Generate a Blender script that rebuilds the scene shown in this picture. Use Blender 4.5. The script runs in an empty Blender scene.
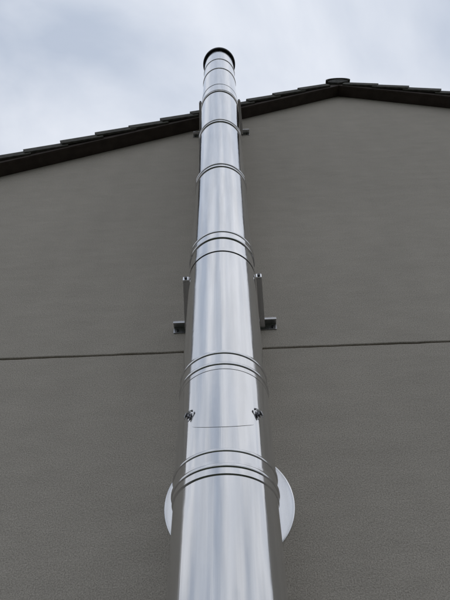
import bpy, bmesh, math, random
from mathutils import Vector, Matrix, noise
random.seed(7)
R = math.radians
S = bpy.context.scene
COL = S.collection

# ------------------------------------------------------------------ camera
EYE = 1.6                                     # eye height above the lawn
CAM = Vector((0.056, -2.014, EYE))
el, yaw, roll = R(54.008), R(-1.504), R(-1.182)
f = Vector((math.sin(yaw)*math.cos(el), math.cos(yaw)*math.cos(el), math.sin(el)))
rt = Vector((math.cos(yaw), -math.sin(yaw), 0)); up = rt.cross(f)
rt2 = rt*math.cos(roll) + up*math.sin(roll); up2 = up*math.cos(roll) - rt*math.sin(roll)
cd = bpy.data.cameras.new('camera'); cam = bpy.data.objects.new('camera', cd); COL.objects.link(cam)
M3 = Matrix((rt2, up2, -f)).transposed().to_4x4(); M3.translation = CAM
cam.matrix_world = M3
cd.sensor_fit = 'VERTICAL'; cd.sensor_height = 36.0; cd.lens = 543.37/600*36
cd.clip_start = 0.02; cd.clip_end = 2000
S.camera = cam

# ------------------------------------------------------------------ sky (overcast, thin bluish breaks)
SUN_EL, SUN_AZ = 42, 20                       # sun behind the house, veiled; azimuth clockwise from +Y
W = bpy.data.worlds.new('World'); S.world = W; W.use_nodes = True
nt = W.node_tree; nt.nodes.clear(); L = nt.links.new
def N(t, **k):
    n = nt.nodes.new(t)
    for a, b in k.items(): setattr(n, a, b)
    return n
sky = N('ShaderNodeTexSky', sky_type='NISHITA', sun_disc=False)
sky.sun_elevation = R(SUN_EL); sky.sun_rotation = R(SUN_AZ); sky.altitude = 200; sky.dust_density = 2.0
tc = N('ShaderNodeTexCoord'); sep = N('ShaderNodeSeparateXYZ'); L(tc.outputs['Generated'], sep.inputs[0])
zc = N('ShaderNodeMath', operation='MAXIMUM'); L(sep.outputs[2], zc.inputs[0]); zc.inputs[1].default_value = 0.0
za = N('ShaderNodeMath', operation='ADD'); L(zc.outputs[0], za.inputs[0]); za.inputs[1].default_value = 0.35
dv = N('ShaderNodeVectorMath', operation='DIVIDE'); L(tc.outputs['Generated'], dv.inputs[0])
cmb = N('ShaderNodeCombineXYZ')
for i in range(2): L(za.outputs[0], cmb.inputs[i])
cmb.inputs[2].default_value = 1; L(cmb.outputs[0], dv.inputs[1])
flat = N('ShaderNodeVectorMath', operation='MULTIPLY'); L(dv.outputs[0], flat.inputs[0]); flat.inputs[1].default_value = (1, 1, 0.25)
n1 = N('ShaderNodeTexNoise'); n1.inputs['Scale'].default_value = 2.5; n1.inputs['Detail'].default_value = 6; n1.inputs['Roughness'].default_value = 0.5
n1.inputs['Distortion'].default_value = 0.35; L(flat.outputs[0], n1.inputs['Vector'])
r1 = N('ShaderNodeValToRGB'); L(n1.outputs['Fac'], r1.inputs[0])
r1.color_ramp.elements[0].position = 0.36; r1.color_ramp.elements[0].color = (5.3, 5.95, 7.1, 1)     # thick, blue grey
r1.color_ramp.elements[1].position = 0.63; r1.color_ramp.elements[1].color = (9.9, 10.15, 10.7, 1)      # thin, bright
mx = N('ShaderNodeMix', data_type='RGBA'); mx.inputs[0].default_value = 0.88
L(sky.outputs[0], mx.inputs[6]); L(r1.outputs[0], mx.inputs[7])
ov = N('ShaderNodeMapRange'); L(zc.outputs[0], ov.inputs[0]); ov.inputs[3].default_value = .66; ov.inputs[4].default_value = 1.06   # overcast sky: zenith brighter than horizon
cs = N('ShaderNodeVectorMath', operation='SCALE'); L(mx.outputs[2], cs.inputs[0]); L(ov.outputs[0], cs.inputs['Scale'])
bg = N('ShaderNodeBackground'); bg.inputs['Strength'].default_value = 0.1
wo = N('ShaderNodeOutputWorld'); L(cs.outputs[0], bg.inputs[0]); L(bg.outputs[0], wo.inputs[0])

# ------------------------------------------------------------------ sun
sd = bpy.data.lights.new('sun', 'SUN'); sd.energy = 0.7; sd.angle = R(14); sd.color = (1, .96, .9)
so = bpy.data.objects.new('sun', sd); COL.objects.link(so)
sv = Vector((math.sin(R(SUN_AZ))*math.cos(R(SUN_EL)), math.cos(R(SUN_AZ))*math.cos(R(SUN_EL)), math.sin(R(SUN_EL))))
so.rotation_euler = sv.to_track_quat('Z', 'Y').to_euler(); so.location = (0, 0, 30)

S.view_settings.view_transform = 'Standard'; S.view_settings.look = 'None'
S.view_settings.exposure = 0.0; S.view_settings.gamma = 1.0; S.view_settings.use_curve_mapping = False

# ------------------------------------------------------------------ materials
def mat(name):
    m = bpy.data.materials.new(name); m.use_nodes = True
    t = m.node_tree; b = t.nodes['Principled BSDF']
    def n(ty, **k):
        x = t.nodes.new(ty)
        for a, c in k.items(): setattr(x, a, c)
        return x
    return m, t, b, n, t.links.new
def ramp(n, a, ca, b, cb):
    x = n('ShaderNodeValToRGB'); e = x.color_ramp.elements
    e[0].position = a; e[0].color = (*ca, 1); e[1].position = b; e[1].color = (*cb, 1)
    return x

def steel(name, base=(.78, .78, .785), rough=.11, streak=1.1, vertical=True, dirt=.05):
    """polished sheet steel: rolled grain along z, soft oil-canning, slight water marks"""
    m, t, b, n, l = mat(name)
    b.inputs['Metallic'].default_value = 1
    tc = n('ShaderNodeTexCoord'); oi = n('ShaderNodeObjectInfo')
    off = n('ShaderNodeMath', operation='MULTIPLY'); l(oi.outputs['Random'], off.inputs[0]); off.inputs[1].default_value = 37.0
    add = n('ShaderNodeVectorMath', operation='ADD'); l(tc.outputs['Object'], add.inputs[0])
    cx = n('ShaderNodeCombineXYZ'); l(off.outputs[0], cx.inputs[2]); l(cx.outputs[0], add.inputs[1])
    def stretched(sc, zf):
        mp = n('ShaderNodeVectorMath', operation='MULTIPLY'); l(add.outputs[0], mp.inputs[0])
        mp.inputs[1].default_value = (sc, sc, sc*zf) if vertical else (sc, sc*zf, sc)
        x = n('ShaderNodeTexNoise'); x.inputs['Scale'].default_value = 1; x.inputs['Detail'].default_value = 3; x.inputs['Roughness'].default_value = .5
        l(mp.outputs[0], x.inputs['Vector']); return x
    wide = stretched(24, .035); fine = stretched(160, .012); dents = stretched(7, .7)
    b1 = n('ShaderNodeBump'); b1.inputs['Strength'].default_value = 1; b1.inputs['Distance'].default_value = .00085*streak; l(wide.outputs['Fac'], b1.inputs['Height'])
    b2 = n('ShaderNodeBump'); b2.inputs['Strength'].default_value = 1; b2.inputs['Distance'].default_value = .00011*streak; l(fine.outputs['Fac'], b2.inputs['Height']); l(b1.outputs[0], b2.inputs['Normal'])
    b3 = n('ShaderNodeBump'); b3.inputs['Strength'].default_value = 1; b3.inputs['Distance'].default_value = .0009*streak; l(dents.outputs['Fac'], b3.inputs['Height']); l(b2.outputs[0], b3.inputs['Normal'])
    l(b3.outputs[0], b.inputs['Normal'])
    stn = stretched(16, .12)
    rr = n('ShaderNodeMapRange'); l(stn.outputs['Fac'], rr.inputs[0]); rr.inputs[1].default_value = .3; rr.inputs[2].default_value = .7
    rr.inputs[3].default_value = rough*.7; rr.inputs[4].default_value = rough*1.5; l(rr.outputs[0], b.inputs['Roughness'])
    dn = stretched(30, .08)
    dk = tuple(c*(1-dirt*2.2) for c in base)
    rp = ramp(n, .35, dk, .62, base); l(dn.outputs['Fac'], rp.inputs[0]); l(rp.outputs[0], b.inputs['Base Color'])
    return m

PIPE = steel('polished_flue_steel')
BAND = steel('band_steel', rough=.13, streak=.4)
BRKT = steel('bracket_steel', base=(.52, .52, .53), rough=.28, streak=.3, vertical=False)
DISC = steel('rosette_steel', base=(.86, .865, .88), rough=.24, streak=.6)

def flat_mat(name, a, b_, scale, rough=.7, metallic=0, bump=.0, spec=.4):
    m, t, b, n, l = mat(name)
    tc = n('ShaderNodeTexCoord'); x = n('ShaderNodeTexNoise'); x.inputs['Scale'].default_value = scale; x.inputs['Detail'].default_value = 5
    l(tc.outputs['Object'], x.inputs['Vector']); rp = ramp(n, .35, a, .68, b_); l(x.outputs['Fac'], rp.inputs[0]); l(rp.outputs[0], b.inputs['Base Color'])
    b.inputs['Roughness'].default_value = rough; b.inputs['Metallic'].default_value = metallic; b.inputs['Specular IOR Level'].default_value = spec
    if bump:
        bp = n('ShaderNodeBump'); bp.inputs['Distance'].default_value = bump; l(x.outputs['Fac'], bp.inputs['Height']); l(bp.outputs[0], b.inputs['Normal'])
    return m
DARKM = flat_mat('dark_metal', (.012, .012, .014), (.03, .03, .033), 40, .45, .6)  # near-black metal tone, used on the terminal rim
CLIP = flat_mat('clip_steel', (.22, .22, .23), (.50, .50, .52), 90, .28, 1)
BOLT = flat_mat('bolt_metal', (.05, .05, .055), (.12, .12, .125), 60, .4, 1)
WOOD = flat_mat('stained_board', (.038, .027, .022), (.060, .044, .037), 9, .75, 0, .002)
TILE = flat_mat('concrete_roof_tile', (.055, .051, .045), (.115, .112, .096), 14, .85, 0, .002)
MORTAR = flat_mat('ridge_mortar', (.07, .068, .065), (.13, .127, .12), 30, .95, 0, .003)
LAWN = flat_mat('lawn', (.026, .032, .018), (.055, .062, .036), 3.0, .95, 0, .02)
CONC = flat_mat('paving_concrete', (.11, .107, .102), (.19, .186, .178), 12, .9, 0, .002)
BACK = flat_mat('joint_backing', (.03, .03, .03), (.05, .05, .05), 20, .95)

def render_mat():
    """scratched mineral render: coarse grain, faint float marks, weather stains"""
    m, t, b, n, l = mat('mineral_render')
    tc = n('ShaderNodeTexCoord')
    def nz(sc, stretch=(1, 1, 1), detail=4, rough=.6):
        mp = n('ShaderNodeVectorMath', operation='MULTIPLY'); l(tc.outputs['Object'], mp.inputs[0]); mp.inputs[1].default_value = stretch
        x = n('ShaderNodeTexNoise'); x.inputs['Scale'].default_value = sc; x.inputs['Detail'].default_value = detail; x.inputs['Roughness'].default_value = rough
        l(mp.outputs[0], x.inputs['Vector']); return x
    grain = nz(185, (1, 1, 1), 3, .7); fl = nz(7, (.6, 1, 1.25), 4, .55); big = nz(.55, (1, 1, .8), 4, .5); st = nz(2.2, (2.2, 1, .22), 4, .5)
    vor = n('ShaderNodeTexVoronoi'); vor.inputs['Scale'].default_value = 210; l(tc.outputs['Object'], vor.inputs['Vector'])
    c1 = ramp(n, .34, (.312, .284, .246), .66, (.575, .527, .460)); l(grain.outputs['Fac'], c1.inputs[0])
    def mul(prev, tex, lo, hi, a=.3, bb=.7):
        mr = n('ShaderNodeMapRange'); l(tex.outputs['Fac'], mr.inputs[0]); mr.inputs[1].default_value = a; mr.inputs[2].default_value = bb
        mr.inputs[3].default_value = lo; mr.inputs[4].default_value = hi
        v = n('ShaderNodeVectorMath', operation='SCALE'); l(prev, v.inputs[0]); l(mr.outputs[0], v.inputs['Scale']); return v.outputs[0]
    o = mul(c1.outputs[0], fl, .96, 1.04); o = mul(o, big, .92, 1.07); o = mul(o, st, .975, 1.02)
    l(o, b.inputs['Base Color']); b.inputs['Roughness'].default_value = .95; b.inputs['Specular IOR Level'].default_value = .15
    b1 = n('ShaderNodeBump'); b1.inputs['Distance'].default_value = .0011; b1.inputs['Strength'].default_value = .9; l(grain.outputs['Fac'], b1.inputs['Height'])
    b2 = n('ShaderNodeBump'); b2.inputs['Distance'].default_value = .012; b2.inputs['Strength'].default_value = .45; l(fl.outputs['Fac'], b2.inputs['Height']); l(b1.outputs[0], b2.inputs['Normal'])
    b3 = n('ShaderNodeBump'); b3.inputs['Distance'].default_value = .0011; b3.inputs['Strength'].default_value = .7; l(vor.outputs['Distance'], b3.inputs['Height']); l(b2.outputs[0], b3.inputs['Normal'])
    l(b3.outputs[0], b.inputs['Normal'])
    return m
RENDER = render_mat()

# ------------------------------------------------------------------ mesh helpers
def link(name, me, m, parent=None, smooth=False):
    o = bpy.data.objects.new(name, me); COL.objects.link(o)
    if m: me.materials.clear(); me.materials.append(m)
    if smooth:
        for p in me.polygons: p.use_smooth = True
    o.parent = parent
    return o
def from_bm(name, bm, m, parent=None, smooth=False, sharp=None):
    bmesh.ops.recalc_face_normals(bm, faces=bm.faces[:])
    if sharp is not None:
        for e in bm.edges:
            if len(e.link_faces) == 2 and e.calc_face_angle(0) > sharp: e.smooth = False
    me = bpy.data.meshes.new(name); bm.to_mesh(me); bm.free()
    return link(name, me, m, parent, smooth)
def empty(name, loc, label, cat, group=None):
    o = bpy.data.objects.new(name, None); COL.objects.link(o); o.location = loc; o.empty_display_size = .1
    o['label'] = label; o['category'] = cat
    if group: o['group'] = group
    return o
def lathe(bm, prof, cx=0, cy=0, seg=160, wob=None):
    """closed ring profile [(r, z)] swept round the z axis"""
    rings = []
    for r, z in prof:
        rings.append([bm.verts.new((cx + r*math.sin(2*math.pi*i/seg), cy - r*math.cos(2*math.pi*i/seg), z)) for i in range(seg)])
    k = len(rings)
    for j in range(k):
        A, B = rings[j], rings[(j+1) % k]
        for i in range(seg):
            i2 = (i+1) % seg
            bm.faces.new((A[i], A[i2], B[i2], B[i]))
def box(bm, lo, hi, mtx=None, bev=0):
    vs = [bm.verts.new((x, y, z)) for x in (lo[0], hi[0]) for y in (lo[1], hi[1]) for z in (lo[2], hi[2])]
    fs = [bm.faces.new([vs[i] for i in q]) for q in ((0,1,3,2), (4,6,7,5), (0,4,5,1), (2,3,7,6), (0,2,6,4), (1,5,7,3))]
    if bev:
        es = list({e for q in fs for e in q.edges})
        g = bmesh.ops.bevel(bm, geom=es, offset=bev, segments=2, affect='EDGES', clamp_overlap=True)
        vs = list({v for q in g['faces'] for v in q.verts} | {v for v in vs if v.is_valid})
    if mtx is not None: bmesh.ops.transform(bm, matrix=mtx, verts=vs)
    return vs
def tube(bm, pts, r, seg=8, closed=False):
    pts = [Vector(p) for p in pts]; rings = []; n = len(pts)
    for i, p in enumerate(pts):
        a = pts[i-1] if (i or closed) else p; c = pts[(i+1) % n] if (i < n-1 or closed) else p
        d = (c-a).normalized(); q = d.to_track_quat('Z', 'Y')
        rings.append([bm.verts.new(p + q @ Vector((r*math.cos(2*math.pi*k/seg), r*math.sin(2*math.pi*k/seg), 0))) for k in range(seg)])
    for i in range(n if closed else n-1):
        A, B = rings[i], rings[(i+1) % n]
        for k in range(seg): bm.faces.new((A[k], A[(k+1) % seg], B[(k+1) % seg], B[k]))
    if not closed: bm.faces.new(rings[0][::-1]); bm.faces.new(rings[-1])

# ------------------------------------------------------------------ ground
bm = bmesh.new(); g = 300
vs = [bm.verts.new(v) for v in ((-g, -g, 0), (g, -g, 0), (g, g, 0), (-g, g, 0))]; bm.faces.new(vs)
o = from_bm('ground', bm, LAWN); o['kind'] = 'structure'
bm = bmesh.new(); box(bm, (-6.5, -1.0, -.05), (9.5, -.002, .03))
o = from_bm('paving', bm, CONC); o['kind'] = 'structure'

# ------------------------------------------------------------------ house
PX, PZ, SL = 1.483, 7.043 + EYE, .585        # gable peak and roof slope on the wall plane
HW, DEEP, JZ = 5.3, 9.0, 2.297 + EYE
TH = math.atan(SL); CT, ST = math.cos(TH), math.sin(TH)
house = empty('house', (PX, 0, 0), 'grey rendered house gable wall with a dark tiled verge behind the steel flue', 'house')
def H(name, bm, m, parent=None, **k):
    bmesh.ops.translate(bm, verts=bm.verts[:], vec=(-PX, 0, 0)); return from_bm(name, bm, m, parent or house, **k)
def slab(outline, depth, chamf):
    """front-facing render slab with a softened arris: outline in (x, z), counter-clockwise seen from the camera"""
    bm = bmesh.new(); n = len(outline); cxm = sum(p[0] for p in outline)/n; czm = sum(p[1] for p in outline)/n
    a = []; b = []; c = []
    for x, z in outline:
        sz = 1 if abs(z-JZ) < .05 else 0
        a.append(bm.verts.new((x, 0, z + (chamf if z < czm else -chamf)*sz)))
        b.append(bm.verts.new((x, chamf, z))); c.append(bm.verts.new((x, depth, z)))
    bm.faces.new(a); bm.faces.new(c[::-1])
    for A, B in ((a, b), (b, c)):
        for i in range(n): bm.faces.new((A[i], B[i], B[(i+1) % n], A[(i+1) % n]))
    return bm
NX = 260
def jit(x, s): return .0042*noise.noise((x*9, s, 0)) + .002*noise.noise((x*31, s, 2)) + .0035*noise.noise((x*1.3, s, 4))
xl, xr = PX-HW, PX+HW; ez = PZ - HW*SL
G = .0055
low = [(xl, 0), (xr, 0)] + [(xr+(xl-xr)*i/NX, JZ - G + jit(xr+(xl-xr)*i/NX, 1)) for i in range(NX+1)]
upp = [(xl+(xr-xl)*i/NX, JZ + G + jit(xl+(xr-xl)*i/NX, 1.35)) for i in range(NX+1)] + [(xr, ez), (PX, PZ), (xl, ez)]
H('lower_wall', slab(low, .06, .004), RENDER); H('gable_wall', slab(upp, .06, .004), RENDER)
bm = bmesh.new()
prof = [(xl+.004, 0), (xr-.004, 0), (xr-.004, ez-.004), (PX, PZ-.004), (xl+.004, ez-.004)]
fr = [bm.verts.new((x, .045, z)) for x, z in prof]; bk = [bm.verts.new((x, DEEP, z)) for x, z in prof]
bm.faces.new(fr); bm.faces.new(bk[::-1])
for i in range(5): bm.faces.new((fr[i], bk[i], bk[(i+1) % 5], fr[(i+1) % 5]))
H('joint_backing_core', bm, BACK)
for sx in (xl, xr):
    bm = bmesh.new(); a, b_ = (sx-.05, sx+.003) if sx < PX else (sx-.003, sx+.05)
    box(bm, (a, .002, 0), (b_, DEEP, ez-.04)); H('side_wall', bm, RENDER)

# roof: boards below, tiles above
OV = .135
roof = None
bm = bmesh.new()
EX = HW+.35
for s in (-1, 1):        # deck
    pr = [(0, .008), (s*EX, .008-EX*SL), (s*EX, .085-EX*SL), (0, .085)]
    A = [bm.verts.new((PX+x, .012, PZ+z)) for x, z in pr]; B = [bm.verts.new((PX+x, DEEP+.1, PZ+z)) for x, z in pr]
    bm.faces.new(A); bm.faces.new(B)
    for i in range(4): bm.faces.new((A[i], A[(i+1) % 4], B[(i+1) % 4], B[i]))
roof = H('roof', bm, WOOD)
def slope_prism(s, y0, y1, z0, z1, gap=.001):
    bm = bmesh.new(); pr = [(s*gap, z0), (s*EX, z0-EX*SL), (s*EX, z1-EX*SL), (s*gap, z1)]
    A = [bm.verts.new((PX+x, y0, PZ+z)) for x, z in pr]; B = [bm.verts.new((PX+x, y1, PZ+z)) for x, z in pr]
    bm.faces.new(A); bm.faces.new(B)
    for i in range(4): bm.faces.new((A[i], A[(i+1) % 4], B[(i+1) % 4], B[i]))
    return bm
for s in (-1, 1):
    H('soffit_board', slope_prism(s, -OV+.024, -.002, -.004, .016), WOOD, roof)
    H('bargeboard', slope_prism(s, -OV, -OV+.022, -.010, .092), WOOD, roof)

# tiles: local x up the slope, y across, z out of the roof
TL, GA, TW = .425, .372, .335
def tile_mesh(name, verge):
    bm = bmesh.new(); t = .026
    ys = [0, .02, .05, .09, .14, .20, .26, .30, TW]
    hs = [.010, .024, .030, .022, .006, 0, .004, .016, .012] if not verge else [.002, .008, .010, .008, .004, 0, .004, .012, .012]
    rows = []
    for x in (0, .006, TL*.5, TL):
        drop = .006 if x == 0 else 0
        y_ = lambda y: y - (.014*(1-x/TL)*(1-y/TW) if verge else 0)
        rows.append(([bm.verts.new((x, y_(y), h+t-drop)) for y, h in zip(ys, hs)], [bm.verts.new((x, y_(y), (h if not (verge and y < .03) else -.062))) for y, h in zip(ys, hs)]))
    for (T, B), (T2, B2) in zip(rows, rows[1:]):
        for i in range(len(ys)-1):
            bm.faces.new((T[i], T[i+1], T2[i+1], T2[i])); bm.faces.new((B[i], B2[i], B2[i+1], B[i+1]))
        bm.faces.new((T[0], T2[0], B2[0], B[0])); bm.faces.new((T[-1], B[-1], B2[-1], T2[-1]))
    for T, B in (rows[0], rows[-1]):
        for i in range(len(ys)-1): bm.faces.new((T[i], B[i], B[i+1], T[i+1]))
    bmesh.ops.recalc_face_normals(bm, faces=bm.faces[:])
    me = bpy.data.meshes.new(name); bm.to_mesh(me); bm.free(); me.materials.append(TILE); return me
VM = tile_mesh('verge_tile', True); FM = tile_mesh('roof_tile', False)
def tile_matrix(s, d, y, jx=0, jz=0, jr=0):
    """tail of the tile at distance d down the slope from the ridge; s side; y front edge"""
    ux = Vector((-s*CT, 0, ST)); uz = Vector((s*ST, 0, CT)); uy = Vector((0, 1, 0))
    tilt = Matrix.Rotation(R(4.3)+jr, 4, 'Y') if True else None
    Bm = Matrix((ux, uy, uz)).transposed().to_4x4()
    base = Vector((0, 0, PZ)) + Vector((s*CT*d, y, -ST*d)) + uz*(.118+jz)
    Bm.translation = base
    return Bm @ tilt
OFF = .10                                      # distance from ridge to first course's tail step
rowsd = [2.030 - GA*k for k in range(5, -12, -1)]
rowsd = [d for d in rowsd if d > .2 and d < EX/CT+.1]
for s in (-1, 1):
    for d in rowsd:
        dd = d if s < 0 else d - .085
        o = link('tile', VM, None, roof)
        o.matrix_local = tile_matrix(s, dd, -.152 + random.uniform(-.005, .005), 0, random.uniform(-.006, .008), R(random.uniform(-.9, .9)))
bm = bmesh.new()
for s in (-1, 1):
    for d in rowsd:
        for c in range(int((DEEP+.1)/(TW-.035))-1):
            t = bmesh.new(); t.from_mesh(FM); t.transform(tile_matrix(s, d if s < 0 else d-.085, -.158+TW-.03+c*(TW-.035), 0, .002))
            tm = bpy.data.meshes.new('t'); t.to_mesh(tm); t.free(); bm.from_mesh(tm); bpy.data.meshes.remove(tm)
me = bpy.data.meshes.new('tile_field'); bm.to_mesh(me); bm.free()
o = link('tile_field', me, TILE, roof); o['kind'] = 'stuff'
# ridge tiles
def ridge_mesh(L0=.42, r=.147, t=.020):
    bm = bmesh.new(); n = 14; rings = []
    for y, rr in ((0, r+.006), (.05, r+.006), (.052, r), (L0, r-.012)):
        ro = []; ri = []
        for i in range(n+1):
            a = math.pi*i/n
            ro.append(bm.verts.new((rr*math.cos(a), y, .62*rr*math.sin(a)))); ri.append(bm.verts.new(((rr-t)*math.cos(a), y, .62*(rr-t)*math.sin(a)-.004)))
        rings.append((ro, ri))
    for (o1, i1), (o2, i2) in zip(rings, rings[1:]):
        for i in range(n):
            bm.faces.new((o1[i], o1[i+1], o2[i+1], o2[i])); bm.faces.new((i1[i], i2[i], i2[i+1], i1[i+1]))
        bm.faces.new((o1[0], o2[0], i2[0], i1[0])); bm.faces.new((o1[n], i1[n], i2[n], o2[n]))
    for o1, i1 in (rings[0], rings[-1]):
        for i in range(n): bm.faces.new((o1[i], i1[i], i1[i+1], o1[i+1]))
    bmesh.ops.recalc_face_normals(bm, faces=bm.faces[:])
    me = bpy.data.meshes.new('ridge_tile'); bm.to_mesh(me); bm.free(); me.materials.append(TILE); return me
RM = ridge_mesh()
y = -.180; k = 0
while y < DEEP:
    o = link('ridge_tile', RM, None, roof); o.matrix_local = Matrix.Translation((random.uniform(-.003, .003), y, PZ+.080)); y += .37
bm = bmesh.new(); n = 12; A = [bm.verts.new((PX, -.160, PZ+.03))]; B = [bm.verts.new((PX, -.02, PZ+.03))]
for i in range(n+1):
    a = math.pi*i/n; p = (PX+.128*math.cos(a), PZ+.078+.072*math.sin(a)-.004)
    A.append(bm.verts.new((p[0], -.160-.012*math.sin(a), p[1]))); B.append(bm.verts.new((p[0], -.02, p[1])))
bm.faces.new(A); bm.faces.new(B)
for i in range(len(A)): bm.faces.new((A[i], A[(i+1) % len(A)], B[(i+1) % len(B)], B[i]))
H('ridge_mortar', bm, MORTAR, roof)

# ------------------------------------------------------------------ flue
AX = -.36; RR = .18
flue = empty('chimney_flue', (0, AX, 0), 'tall polished stainless steel flue pipe climbing the grey gable wall', 'chimney')
def F(name, bm, m, parent=None, smooth=True, sharp=R(28)):
    bmesh.ops.translate(bm, verts=bm.verts[:], vec=(0, -AX, 0)); return from_bm(name, bm, m, parent or flue, smooth=smooth, sharp=sharp)
def Z(a): return a + EYE
joints = [('A', -.92, -.825), ('A', .075, .17), ('A', 1.082, 1.174), ('A', 1.568, 1.664), ('A2', 2.612, 2.682), ('B', 3.615, 3.666), ('B', 4.592, 4.648), ('B', 5.522, 5.567)]
edges = [-1.57] + [(a+b)/2 for _, a, b in joints] + [7.43]
for k, (z0, z1) in enumerate(zip(edges, edges[1:])):
    bm = bmesh.new(); r = RR + (.0025 if k == 3 else 0) + random.uniform(-.0008, .0008)
    nz = max(2, int((z1-z0)/.12)); pr = [(r, Z(z0+.002 + (z1-z0-.004)*i/nz)) for i in range(nz+1)]
    pr += [(r-.03, Z(z1-.002)), (r-.03, Z(z0+.002))]
    lathe(bm, pr, 0, AX); o = F('pipe_section', bm, PIPE)
    c = Vector((0, 0, Z((z0+z1)/2)))
    o.data.transform(Matrix.Translation(-c)); o.location = c
    o.rotation_euler = (R(random.uniform(-.12, .12)), R(random.uniform(-.12, .12)), R(random.uniform(-90, 90)))
def bead(r0, z, h, out):
    """rounded bead: points from below to above at radius r0"""
    return [(r0, z), (r0+out*.75, z+.0005), (r0+out, z+h*.25), (r0+out, z+h*.7), (r0+out*.6, z+h), (r0, z+h*1.15)]
for ty, a, b in joints:
    bm = bmesh.new(); h = b-a; base = RR+.0012 + (.0008 if 1.0 < a < 1.7 else 0)
    if ty == 'A':
        pr = [(base, Z(a)), (base+.0014, Z(a)+.0004), (base+.0014, Z(a)+.012)] + bead(base+.001, Z(a)+.026, .013, .0048) + [(base+.001, Z(a)+.052), (base+.0002, Z(a)+.0525)] + bead(base, Z(b)-.004, .011, .0045)
        top = Z(b)+.018
    elif ty == 'A2':
        pr = bead(base, Z(a), .012, .0048) + bead(base, Z(b)-.004, .011, .0046); top = Z(b)+.018
    else:
        pr = bead(base, Z(a), .013, .0056) + [(base+.0005, Z(b)-.010)] + bead(base, Z(b)-.004, .012, .0062); top = Z(b)+.016
    pr += [(base-.001, top), (RR-.004, top), (RR-.004, pr[0][1])]
    lathe(bm, pr, 0, AX); o = F('locking_band', bm, BAND, sharp=R(50))
    c = Vector((0, 0, Z((a+b)/2))); o.data.transform(Matrix.Translation(-c)); o.location = c
    o.rotation_euler = (R(random.uniform(-.2, .2)), R(random.uniform(-.35, .35)), 0)
# seams of the terminal
for z in (6.447, 6.898):
    bm = bmesh.new(); base = RR+.001
    pr = bead(base, Z(z), .014, .006) + [(RR-.003, Z(z)+.016), (RR-.003, Z(z))]
    lathe(bm, pr, 0, AX); F('seam_bead', bm, BAND, sharp=R(50))
# terminal: dark rolled lip, open top
bm = bmesh.new(); zt = Z(7.385)
pr = [(RR+.002, zt), (RR+.020, zt+.003), (RR+.025, zt+.010), (RR+.026, zt+.044), (RR+.021, zt+.060), (RR-.026, zt+.060), (RR-.028, zt+.045), (RR+.002, zt+.044)]
lathe(bm, pr, 0, AX); F('terminal_rim', bm, DARKM, sharp=R(40))
# base plate on the paving
bm = bmesh.new(); box(bm, (-.24, AX-.24, .0305), (.24, AX+.24, .042), bev=.003); F('base_plate', bm, BRKT, sharp=R(30))
# tee branch into the wall
bm = bmesh.new(); seg = 64; zb = Z(1.329); rings = []
for y, r in ((AX+.10, .150), (-.055, .150), (-.055, .156), (-.040, .156), (-.040, .150), (.02, .150)):
    rings.append([bm.verts.new((r*math.cos(2*math.pi*i/seg), y, zb+r*math.sin(2*math.pi*i/seg))) for i in range(seg)])
for A, B in zip(rings, rings[1:]):
    for i in range(seg): bm.faces.new((A[i], A[(i+1) % seg], B[(i+1) % seg], B[i]))
bm.faces.new(rings[0]); bm.faces.new(rings[-1]); F('tee_branch', bm, BAND, sharp=R(40))
# inspection door: curved sheet with a bowed lower edge
def door_outline(t):      # t -1..1 across; returns lower z
    return 1.274 + .178*(1-math.cos(t*R(50))) + .09*max(0, (abs(t)-.72)/.28)**2.0
bm = bmesh.new(); na, nzz = 48, 6; r0, r1 = RR+.0030, RR+.0039; A0 = R(50)
outer = []; inner = []
for i in range(na+1):
    t = -1+2*i/na; a = t*A0; zl = Z(door_outline(t)); zh = Z(1.562)
    co = []; ci = []
    for j in range(nzz+1):
        z = zl + (zh-zl)*j/nzz
        co.append(bm.verts.new((r1*math.sin(a), AX-r1*math.cos(a), z))); ci.append(bm.verts.new((r0*math.sin(a), AX-r0*math.cos(a), z)))
    outer.append(co); inner.append(ci)
for i in range(na):
    for j in range(nzz):
        bm.faces.new((outer[i][j], outer[i+1][j], outer[i+1][j+1], outer[i][j+1])); bm.faces.new((inner[i][j], inner[i][j+1], inner[i+1][j+1], inner[i+1][j]))
    bm.faces.new((outer[i][0], inner[i][0], inner[i+1][0], outer[i+1][0])); bm.faces.new((outer[i][-1], outer[i+1][-1], inner[i+1][-1], inner[i][-1]))
for j in range(nzz):
    for i in (0, na): bm.faces.new((outer[i][j], outer[i][j+1], inner[i][j+1], inner[i][j]))
door = F('inspection_door', bm, PIPE, sharp=R(40)); door['label'] = 'curved inspection hatch with a bowed lower edge and two clips'
# toggle clips on both sides of the door
for a in (-42.0, 44.0):
    bm = bmesh.new(); s = 1 if a < 0 else -1
    box(bm, (-.009, -.003, -.015), (.009, 0, .013), bev=.001)                                           # base plate
    box(bm, (-.0065, -.012, -.010), (.0065, -.003, .005), Matrix.Rotation(R(20*s), 4, 'Y'), bev=.002)    # cam body
    box(bm, (-.004, -.0155, -.016), (.004, -.0115, .003), Matrix.Rotation(R(35*s), 4, 'Y'), bev=.0012)   # lever
    for dz in (-.0035, .0035):                                                                           # wire loop to the hatch
        tube(bm, [(.003*s, -.010, dz), (.013*s, -.008, .006+dz), (.022*s, -.004, .009+dz*.4)], .0014, 6)
    box(bm, (.019*s-.003, -.005, .005), (.019*s+.003, 0, .013), bev=.001)                                # hook
    tube(bm, [(-.006*s, -.008, -.006), (-.015*s, -.006, -.010), (-.019*s, -.002, -.009)], .0016, 6)
    M = Matrix.Translation((math.sin(R(a))*(RR+.007), -math.cos(R(a))*(RR+.007), Z(1.372))) @ Matrix.Rotation(R(a), 4, 'Z')
    bmesh.ops.transform(bm, matrix=M, verts=bm.verts[:])
    from_bm('toggle_clip', bm, CLIP, door)
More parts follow.
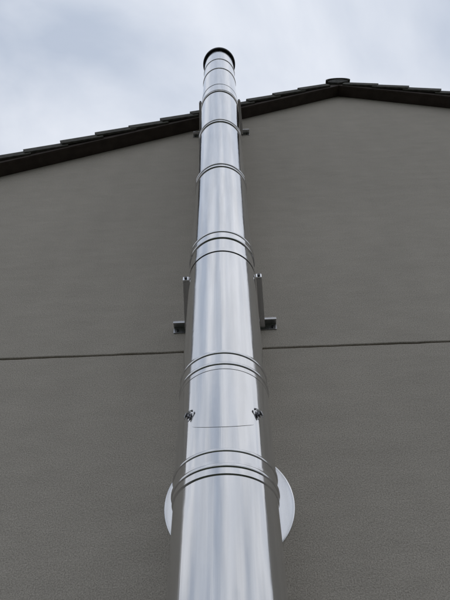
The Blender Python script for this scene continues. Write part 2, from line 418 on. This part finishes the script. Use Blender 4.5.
# longitudinal weld below the door: a low ridge in the sheet
bm = bmesh.new(); aw = R(-1.5)
tube(bm, [((RR+.0015)*math.sin(aw), AX-(RR+.0015)*math.cos(aw), Z(z)) for z in (1.168, 1.225, 1.283)], .0016, 8); F('weld_seam', bm, PIPE)

# ------------------------------------------------------------------ rosette on the wall
zr = Z(1.329); ros = None
bm = bmesh.new(); seg = 96; prof = [(.168, -.0015), (.168, -.004), (.255, -.004), (.266, -.006), (.270, -.004), (.270, -.0015)]
rings = [[bm.verts.new((r*math.cos(2*math.pi*i/seg), y, r*math.sin(2*math.pi*i/seg))) for i in range(seg)] for r, y in prof]
for j in range(len(rings)):
    A, B = rings[j], rings[(j+1) % len(rings)]
    for i in range(seg): bm.faces.new((A[i], A[(i+1) % seg], B[(i+1) % seg], B[i]))
ros = from_bm('wall_rosette', bm, DISC, None, smooth=True, sharp=R(35)); ros.location = (.004, 0, zr)
ros['label'] = 'round bright metal cover plate on the wall behind the flue'; ros['category'] = 'cover plate'

# ------------------------------------------------------------------ brackets
def bracket(z, label, xf=.2005, xw=.232, front=.005):
    t = empty('wall_bracket', (0, 0, Z(z)), label, 'bracket', 'brackets holding the flue to the wall')
    bm = bmesh.new(); a = RR+.0012
    pr = [(a, -.016), (a+.0019, -.0158), (a+.0019, .016), (a, .016)]
    lathe(bm, pr, 0, AX, 160); from_bm('clamp_band', bm, BAND, t, smooth=True, sharp=R(30))
    for s in (-1, 1):
        # arm: square tube from the clamp lug back to the wall
        y0, y1 = AX+front, -.004
        bm = bmesh.new(); h = .017; v = []
        for y, x, w in ((y0, xf, .0150), (y1, xw-.012, .0155)):
            v.append([bm.verts.new((s*(x+dx*w), y, dz*h)) for dx, dz in ((-1, -1), (1, -1), (1, 1), (-1, 1))])
        bm.faces.new(v[0]); bm.faces.new(v[1])
        for i in range(4): bm.faces.new((v[0][i], v[0][(i+1) % 4], v[1][(i+1) % 4], v[1][i]))
        bmesh.ops.bevel(bm, geom=bm.edges[:], offset=.0018, segments=2, affect='EDGES')
        arm = from_bm('arm', bm, BRKT, t)
        # bright lug closing the arm and its bolt
        bm = bmesh.new(); box(bm, (s*xf-.0155, y0-.010, -.0165), (s*xf+.0155, y0-.0005, .0165), bev=.0015); from_bm('clamp_lug', bm, DISC, t)
        bm = bmesh.new(); n = 6; A = [bm.verts.new((s*xf+.0085*math.cos(i*math.pi/3), y0-.018, .0085*math.sin(i*math.pi/3))) for i in range(n)]
        B = [bm.verts.new((v_.co.x, y0-.010, v_.co.z)) for v_ in A]; bm.faces.new(A); bm.faces.new(B)
        for i in range(n): bm.faces.new((A[i], A[(i+1) % n], B[(i+1) % n], B[i]))
        from_bm('bolt', bm, BOLT, t)
        # wall foot: angle, shelf above, leg on the wall, slot in the shelf end
        x0, x1 = sorted((s*(xw-.030), s*.302))
        bm = bmesh.new(); box(bm, (x0, -.052, .018), (x1, -.001, .024), bev=.001); box(bm, (x0, -.006, -.030), (x1, -.001, .0175), bev=.001)
        box(bm, (x0, -.052, .006), (x1, -.047, .0175), bev=.001)
        foot = from_bm('wall_foot', bm, BRKT, t)
        bm = bmesh.new(); n = 6; cx = s*.278; A = [bm.verts.new((cx+.008*math.cos(i*math.pi/3), -.014, -.012+.008*math.sin(i*math.pi/3))) for i in range(n)]
        B = [bm.verts.new((v_.co.x, -.006, v_.co.z)) for v_ in A]; bm.faces.new(A); bm.faces.new(B)
        for i in range(n): bm.faces.new((A[i], A[(i+1) % n], B[(i+1) % n], B[i]))
        from_bm('anchor_bolt', bm, BOLT, foot)
    return t
bracket(2.488, 'lower steel wall bracket clamped round the flue just above the wall joint')
bracket(5.80, 'upper steel wall bracket clamped round the flue just below the roof verge', front=.004)
